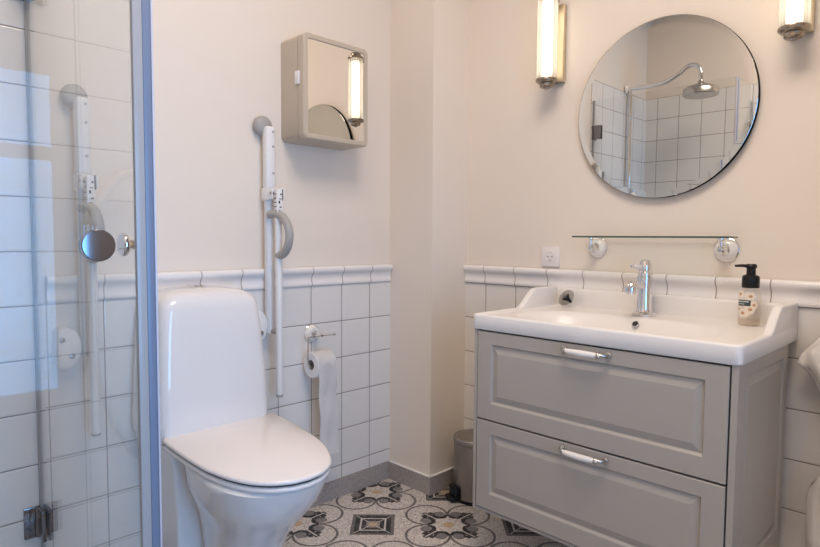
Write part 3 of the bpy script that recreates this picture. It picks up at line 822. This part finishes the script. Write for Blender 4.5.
b = B(); patch(b, A0 - .55, A0 + .42, ZD + .062, ZD + .080, .0006)
patch(b, A0 - .45, A0 + .30, ZD + .0735, ZD + .0765, .0009, mi=1); patch(b, A0 - .45, A0 + .10, ZD + .0665, ZD + .0685, .0009, mi=1)
obj('label_block', b, None, so, mats=[M['teal'], M['labeltext']])
b = B()
for a, z, r in ((A0 - .30, .098, .0085), (A0 + .42, .092, .0085), (A0 + .72, .066, .0085), (A0 + .42, .052, .009), (A0 - .02, .040, .009), (A0 - .42, .052, .006)): blossom(b, a, ZD + z, r, .0005)
obj('label_blossoms', b, None, so, mats=[M['cream'], M['orange']])

# drain stopper leaning on the back rim
dp = thing('drain_stopper', 'grey metal basin stopper with black fins leaning on the washbasin back rim', 'drain stopper', (-1.215, 2.085, ZD))
DC = Vector((-1.212, 2.070, ZD + .0345)); dn = Vector((.86, -.34, -.42)).normalized()
b = lathe(B(), [(0, -.004), (.022, -.003), (.0345, .0005), (.035, .002), (.0335, .0035), (0, .0025)], DC, dn, 36)
obj('disc', b, M['discgrey'], dp)
b = B()
q = axis_mat(DC, dn)
for k in range(3):
    a = 2 * PI * k / 3 + .5
    prism(b, [(.003, .002), (.020, .002), (.012, .010), (.007, .020), (.005, .034), (.000, .036), (0, .002)], lambda r, h, d: q @ Vector((r * math.cos(a) - d * math.sin(a), r * math.sin(a) + d * math.cos(a), h)), -.0022, .0022)
obj('fins', b, M['black'], dp)

# ------------------------------------------------------------------ glass shelf
gs = thing('glass_shelf', 'narrow clear glass shelf on two ceramic rosettes under the round mirror', 'shelf', (-.895, YM, 1.08))
GZ = 1.150
b = prism(B(), [(p[0] - .890, p[1] + 2.066) for p in rrect(.270, .060, .012, 4)], lambda a, y, d: Vector((a, y, d)), GZ, GZ + .006)
gp_ = obj('glass_plate', b, M['shelfglass'], gs)
# polished edge of the pane shows as dark green
ed = bmesh.new(); P0 = [(p[0] - .890, p[1] + 2.066) for p in rrect(.2705, .0605, .0125, 4)]
lo = [ed.verts.new((x, y, GZ + .0002)) for x, y in P0]; hi = [ed.verts.new((x, y, GZ + .0058)) for x, y in P0]
for k in range(len(P0)): ed.faces.new((lo[k], lo[(k + 1) % len(P0)], hi[(k + 1) % len(P0)], hi[k]))
obj('glass_edge', ed, M['shelfedge'], gp_)
for x in (-1.123, -.662):
    zc = 1.112; yw = YM + .006
    b = lathe(B(), [(0, 0), (.036, 0), (.036, .006), (.033, .014), (.022, .022), (0, .024)], (x, yw, zc), (0, -1, 0), 32)
    ro = obj('rosette', b, M['porcelain'], gs)
    b = lathe(B(), [(.0385, 0), (.039, .003), (.0355, .005)], (x, yw, zc), (0, -1, 0), 32)
    lathe(b, [(.016, .018), (.017, .024), (.012, .030), (.0095, .034), (.0095, .050), (.012, .052), (.012, .060), (.008, .064), (0, .065)], (x, yw, zc), (0, -1, 0), 24)
    lathe(b, [(.0055, 0), (.0055, .022), (.011, .026), (.011, .0318), (0, .0318)], (x, yw - .056, zc + .006), (0, 0, 1), 16)
    obj('arm', b, M['chrome'], ro)

# ------------------------------------------------------------------ round mirror
MCX, MCZ, MR = -.892, 1.605, .312
MY = YM - .018
rm = thing('round_mirror', 'large round frameless mirror on the wall between the two wall lights', 'mirror', (MCX, YM, MCZ - MR))
b = lathe(B(), [(0, .0005), (MR - .022, .0005), (MR - .0008, -.0001), (MR, -.0006), (MR, -.005), (0, -.005)], (MCX, MY, MCZ), (0, -1, 0), 128)
obj('mirror_glass', b, M['mirror_dim'], rm, ang=.3)
b = lathe(B(), [(0, -.0052), (MR + .0012, -.0012), (MR + .0012, -.017), (MR - .03, -.0235), (0, -.0235)], (MCX, MY, MCZ), (0, -1, 0), 96)
obj('backing', b, M['matte'], rm)

# ------------------------------------------------------------------ wall lights
def sconce(xc, label):
    s = thing('wall_light', label, 'wall lamp', (xc, YM, 1.735), 'ribbed glass wall lights')
    yw = YM + .006; yt = 2.060; zb, zt = 1.765, 2.085
    b = box(B(), xc - .034, xc + .034, yw - .022, yw - .0005, zb + .002, zt - .015, .004); obj('back_plate', b, M['brass'], s)
    for z in (zb - .004, zt + .004 - .012):
        obj('bracket', box(B(), xc - .010, xc + .010, yt + .004, yw - .018, z, z + .012, .002), M['nickel'], s)
    n = 144; rings = []
    def rr_(r, z):
        out = []
        for k in range(n):
            a = 2 * PI * k / n; q = r + .0060 * abs(math.sin(a * 8)) - .0050
            out.append((xc + q * math.cos(a), yt + q * math.sin(a), z))
        return out
    b = loft(B(), [rr_(.0385, zb), rr_(.0385, zt)], cap=False)
    obj('glass_tube', b, M['ribglass'], s, ang=45)
    b = lathe(B(), [(0, zb + .012), (.018, zb + .013), (.0225, zb + .02), (.0225, zt - .02), (.018, zt - .013), (0, zt - .012)], (xc, yt, 0), (0, 0, 1), 20)
    obj('lamp_tube', b, M['lamp'], s)
    for z, d in ((zb, -1), (zt, 1)):
        b = lathe(B(), [(0, -.004), (.0415, -.004), (.0425, 0), (.0415, .005), (.036, .008), (.034, .012), (.027, .014), (.026, .017), (.0265, .024), (.023, .028), (.012, .029), (.011, .033), (.006, .035), (0, .035)], (xc, yt, z), (0, 0, d), 32)
        obj('end_cap', b, M['nickel'], s)
    return s
sconce(-1.313, 'lit ribbed glass tube wall light left of the round mirror')
sconce(-.476, 'lit ribbed glass tube wall light right of the round mirror, cut by the frame')

# ------------------------------------------------------------------ wall socket
ws = thing('wall_socket', 'white square wall socket just above the tile rail', 'socket', (-1.328, YM, 1.03))
yw = YM + .006
b = box(B(), -1.370, -1.286, yw - .010, yw - .0003, 1.031, 1.112, .003)
pl = obj('cover_plate', b, M['seatwhite'], ws)
b = lathe(B(), [(.0235, -.0005), (.0235, .0015), (.0205, .0022), (.0195, -.0002)], (-1.328, yw - .010, 1.071), (0, -1, 0), 28, cap=False)
ins = obj('socket_ring', b, M['porcelain'], pl)
b = lathe(B(), [(0, .0002), (.0195, .0002), (.0195, .0006), (0, .0006)], (-1.328, yw - .010, 1.071), (0, -1, 0), 28)
obj('socket_well', b, M['seatwhite'], pl)
b = B()
for dx in (-.0095, .0095): lathe(b, [(0, .0006), (.0028, .0006), (.0028, .0012), (0, .0012)], (-1.328 + dx, yw - .010, 1.071), (0, -1, 0), 12)
box(b, -1.331, -1.325, yw - .0115, yw - .0103, 1.055, 1.059)
obj('socket_hole', b, M['darkhole'], ins)

# ------------------------------------------------------------------ pedal bin
BX, BY, BR = -1.622, 2.032, .0935
pb = thing('pedal_bin', 'small brushed steel pedal bin between corner boxing and vanity', 'bin', (BX, BY, 0))
b = lathe(B(), [(0, .012), (BR - .001, .012), (BR, .014), (BR, .252), (BR - .002, .254), (0, .254)], (BX, BY, 0), (0, 0, 1), 48); obj('body', b, M['steel'], pb)
b = lathe(B(), [(0, 0), (BR + .001, 0), (BR + .002, .002), (BR + .002, .013), (BR - .002, .0135), (0, .0135)], (BX, BY, 0), (0, 0, 1), 48); obj('base_ring', b, M['black'], pb)
b = lathe(B(), [(0, .2545), (BR + .001, .2545), (BR + .0025, .257), (BR + .0025, .272), (BR - .001, .277), (BR - .008, .278), (BR - .014, .2745), (.05, .279), (0, .281)], (BX, BY, 0), (0, 0, 1), 48); obj('lid', b, M['steel'], pb)
d = Vector((-.42, -.90, 0)).normalized(); sd = Vector((d.y, -d.x, 0))
b = B()
rotm = Matrix.Translation(Vector((BX, BY, 0))) @ Matrix.Rotation(math.atan2(d.y, d.x), 4, 'Z')
box(b, BR - .012, BR + .036, -.034, .034, .005, .022, .006, 2, rotm)
box(b, BR - .004, BR + .016, -.036, .036, .014, .064, .007, 2, rotm)
obj('pedal', b, M['black'], pb)

# ------------------------------------------------------------------ towel at the right edge
hk = thing('towel_hook', 'chrome wall hook holding the towel right of the vanity', 'hook', (-.20, YM, 1.18))
b = lathe(B(), [(0, 0), (.022, 0), (.022, .006), (.008, .010), (.007, .045), (.012, .050), (.012, .056), (0, .058)], (-.20, YM + .006, 1.21), (0, -1, 0), 20); obj('rosette', b, M['chrome'], hk)
b = bmesh.new(); rings = []
prof = [(1.235, -.225, -.175, .014), (1.20, -.245, -.155, .022), (1.10, -.285, -.11, .030), (1.00, -.318, -.08, .036), (.92, -.352, -.06, .042), (.875, -.376, -.05, .048), (.83, -.404, -.045, .054), (.80, -.424, -.042, .058), (.780, -.430, -.042, .058), (.766, -.424, -.044, .054),
        (.750, -.404, -.046, .048), (.725, -.376, -.05, .042), (.69, -.352, -.052, .036), (.60, -.340, -.054, .034), (.50, -.344, -.056, .036), (.46, -.362, -.057, .038), (.42, -.385, -.058, .040), (.39, -.392, -.058, .040), (.28, -.390, -.06, .040), (.20, -.386, -.062, .038), (.192, -.380, -.068, .030)]
N = 64
for i, (z, x0, x1, th_) in enumerate(prof):
    ring = []
    for k in range(N):
        a = 2 * PI * k / N; c, s = math.cos(a), math.sin(a)
        x = (x0 + x1) / 2 + (x1 - x0) / 2 * math.copysign(abs(c) ** .8, c)
        fold = .013 * math.sin(x * 70 + z * 22) + .008 * math.sin(x * 150 - z * 40 + 1)
        fold *= min(1, max(.15, (1.25 - z) * 4))
        y = 2.072 + th_ * math.copysign(abs(s) ** .75, s) * .92 + fold * (1 if s < 0 else .2)
        zz = z + (.020 * math.sin(x * 26 + 1.2) + .010 * math.sin(x * 60)) * (1 if .7 < z < .95 else .25)
        ring.append((x, min(y, 2.128), zz))
    rings.append(ring)
loft(b, rings)
tw = obj('towel', b, M['towel'], None, (-.22, 2.07, .19), ang=75)
tag(tw, 'cream terry towel hanging at the right edge beside the vanity', 'towel')

# ------------------------------------------------------------------ light
w = bpy.data.worlds.new('World'); sc.world = w; w.use_nodes = True
wn = w.node_tree; bg = wn.nodes['Background']
sky = wn.nodes.new('ShaderNodeTexSky'); sky.sky_type = 'HOSEK_WILKIE'; sky.turbidity = 3
sky.sun_direction = (-.3, .5, .8)
wn.links.new(sky.outputs[0], bg.inputs[0]); bg.inputs[1].default_value = .6
def area(name, loc, rot, sx, sy, power, color, spread=PI):
    l = bpy.data.lights.new(name, 'AREA'); l.shape = 'RECTANGLE'; l.size = sx; l.size_y = sy; l.energy = power; l.color = color; l.spread = spread
    o = bpy.data.objects.new(name, l); COL.objects.link(o); o.location = loc; o.rotation_euler = rot; return o
area('window_daylight', (XR + .14, (WY0 + WY1) / 2, (WZ0 + WZ1) / 2), (0, PI / 2, 0), 1.6, 1.12, 27, (.20, .52, 1.0), math.radians(110))
area('ceiling_lamp_light', (-.50, .70, ZC - .03), (0, 0, 0), 1.0, 1.0, 47, (1.0, .85, .73))

# ------------------------------------------------------------------ camera
cam = bpy.data.cameras.new('camera'); co = bpy.data.objects.new('camera', cam); COL.objects.link(co)
cam.sensor_width = 36; cam.sensor_fit = 'HORIZONTAL'; cam.lens = 597.04 / 820 * 36; cam.clip_start = .02
yaw, pit, rol = .7864, .0599, -.0067
fw = Vector((-math.sin(yaw) * math.cos(pit), math.cos(yaw) * math.cos(pit), -math.sin(pit)))
rt = Vector((math.cos(yaw), math.sin(yaw), 0)); dn_ = fw.cross(rt)
r2 = rt * math.cos(rol) + dn_ * math.sin(rol); d2 = -rt * math.sin(rol) + dn_ * math.cos(rol)
mw = Matrix((r2, -d2, -fw)).transposed().to_4x4(); mw.translation = Vector((0, 0, H)); co.matrix_world = mw
sc.camera = co
vs = sc.view_settings
vs.view_transform = 'Standard'; vs.look = 'None'; vs.gamma = 1.0; vs.use_curve_mapping = False; vs.exposure = -0.28
sc.cycles.max_bounces = 14; sc.cycles.transparent_max_bounces = 24; sc.cycles.glossy_bounces = 8; sc.cycles.diffuse_bounces = 6
sc.cycles.caustics_reflective = False; sc.cycles.caustics_refractive = False; sc.cycles.sample_clamp_indirect = 4
sc.cycles.use_denoising = True
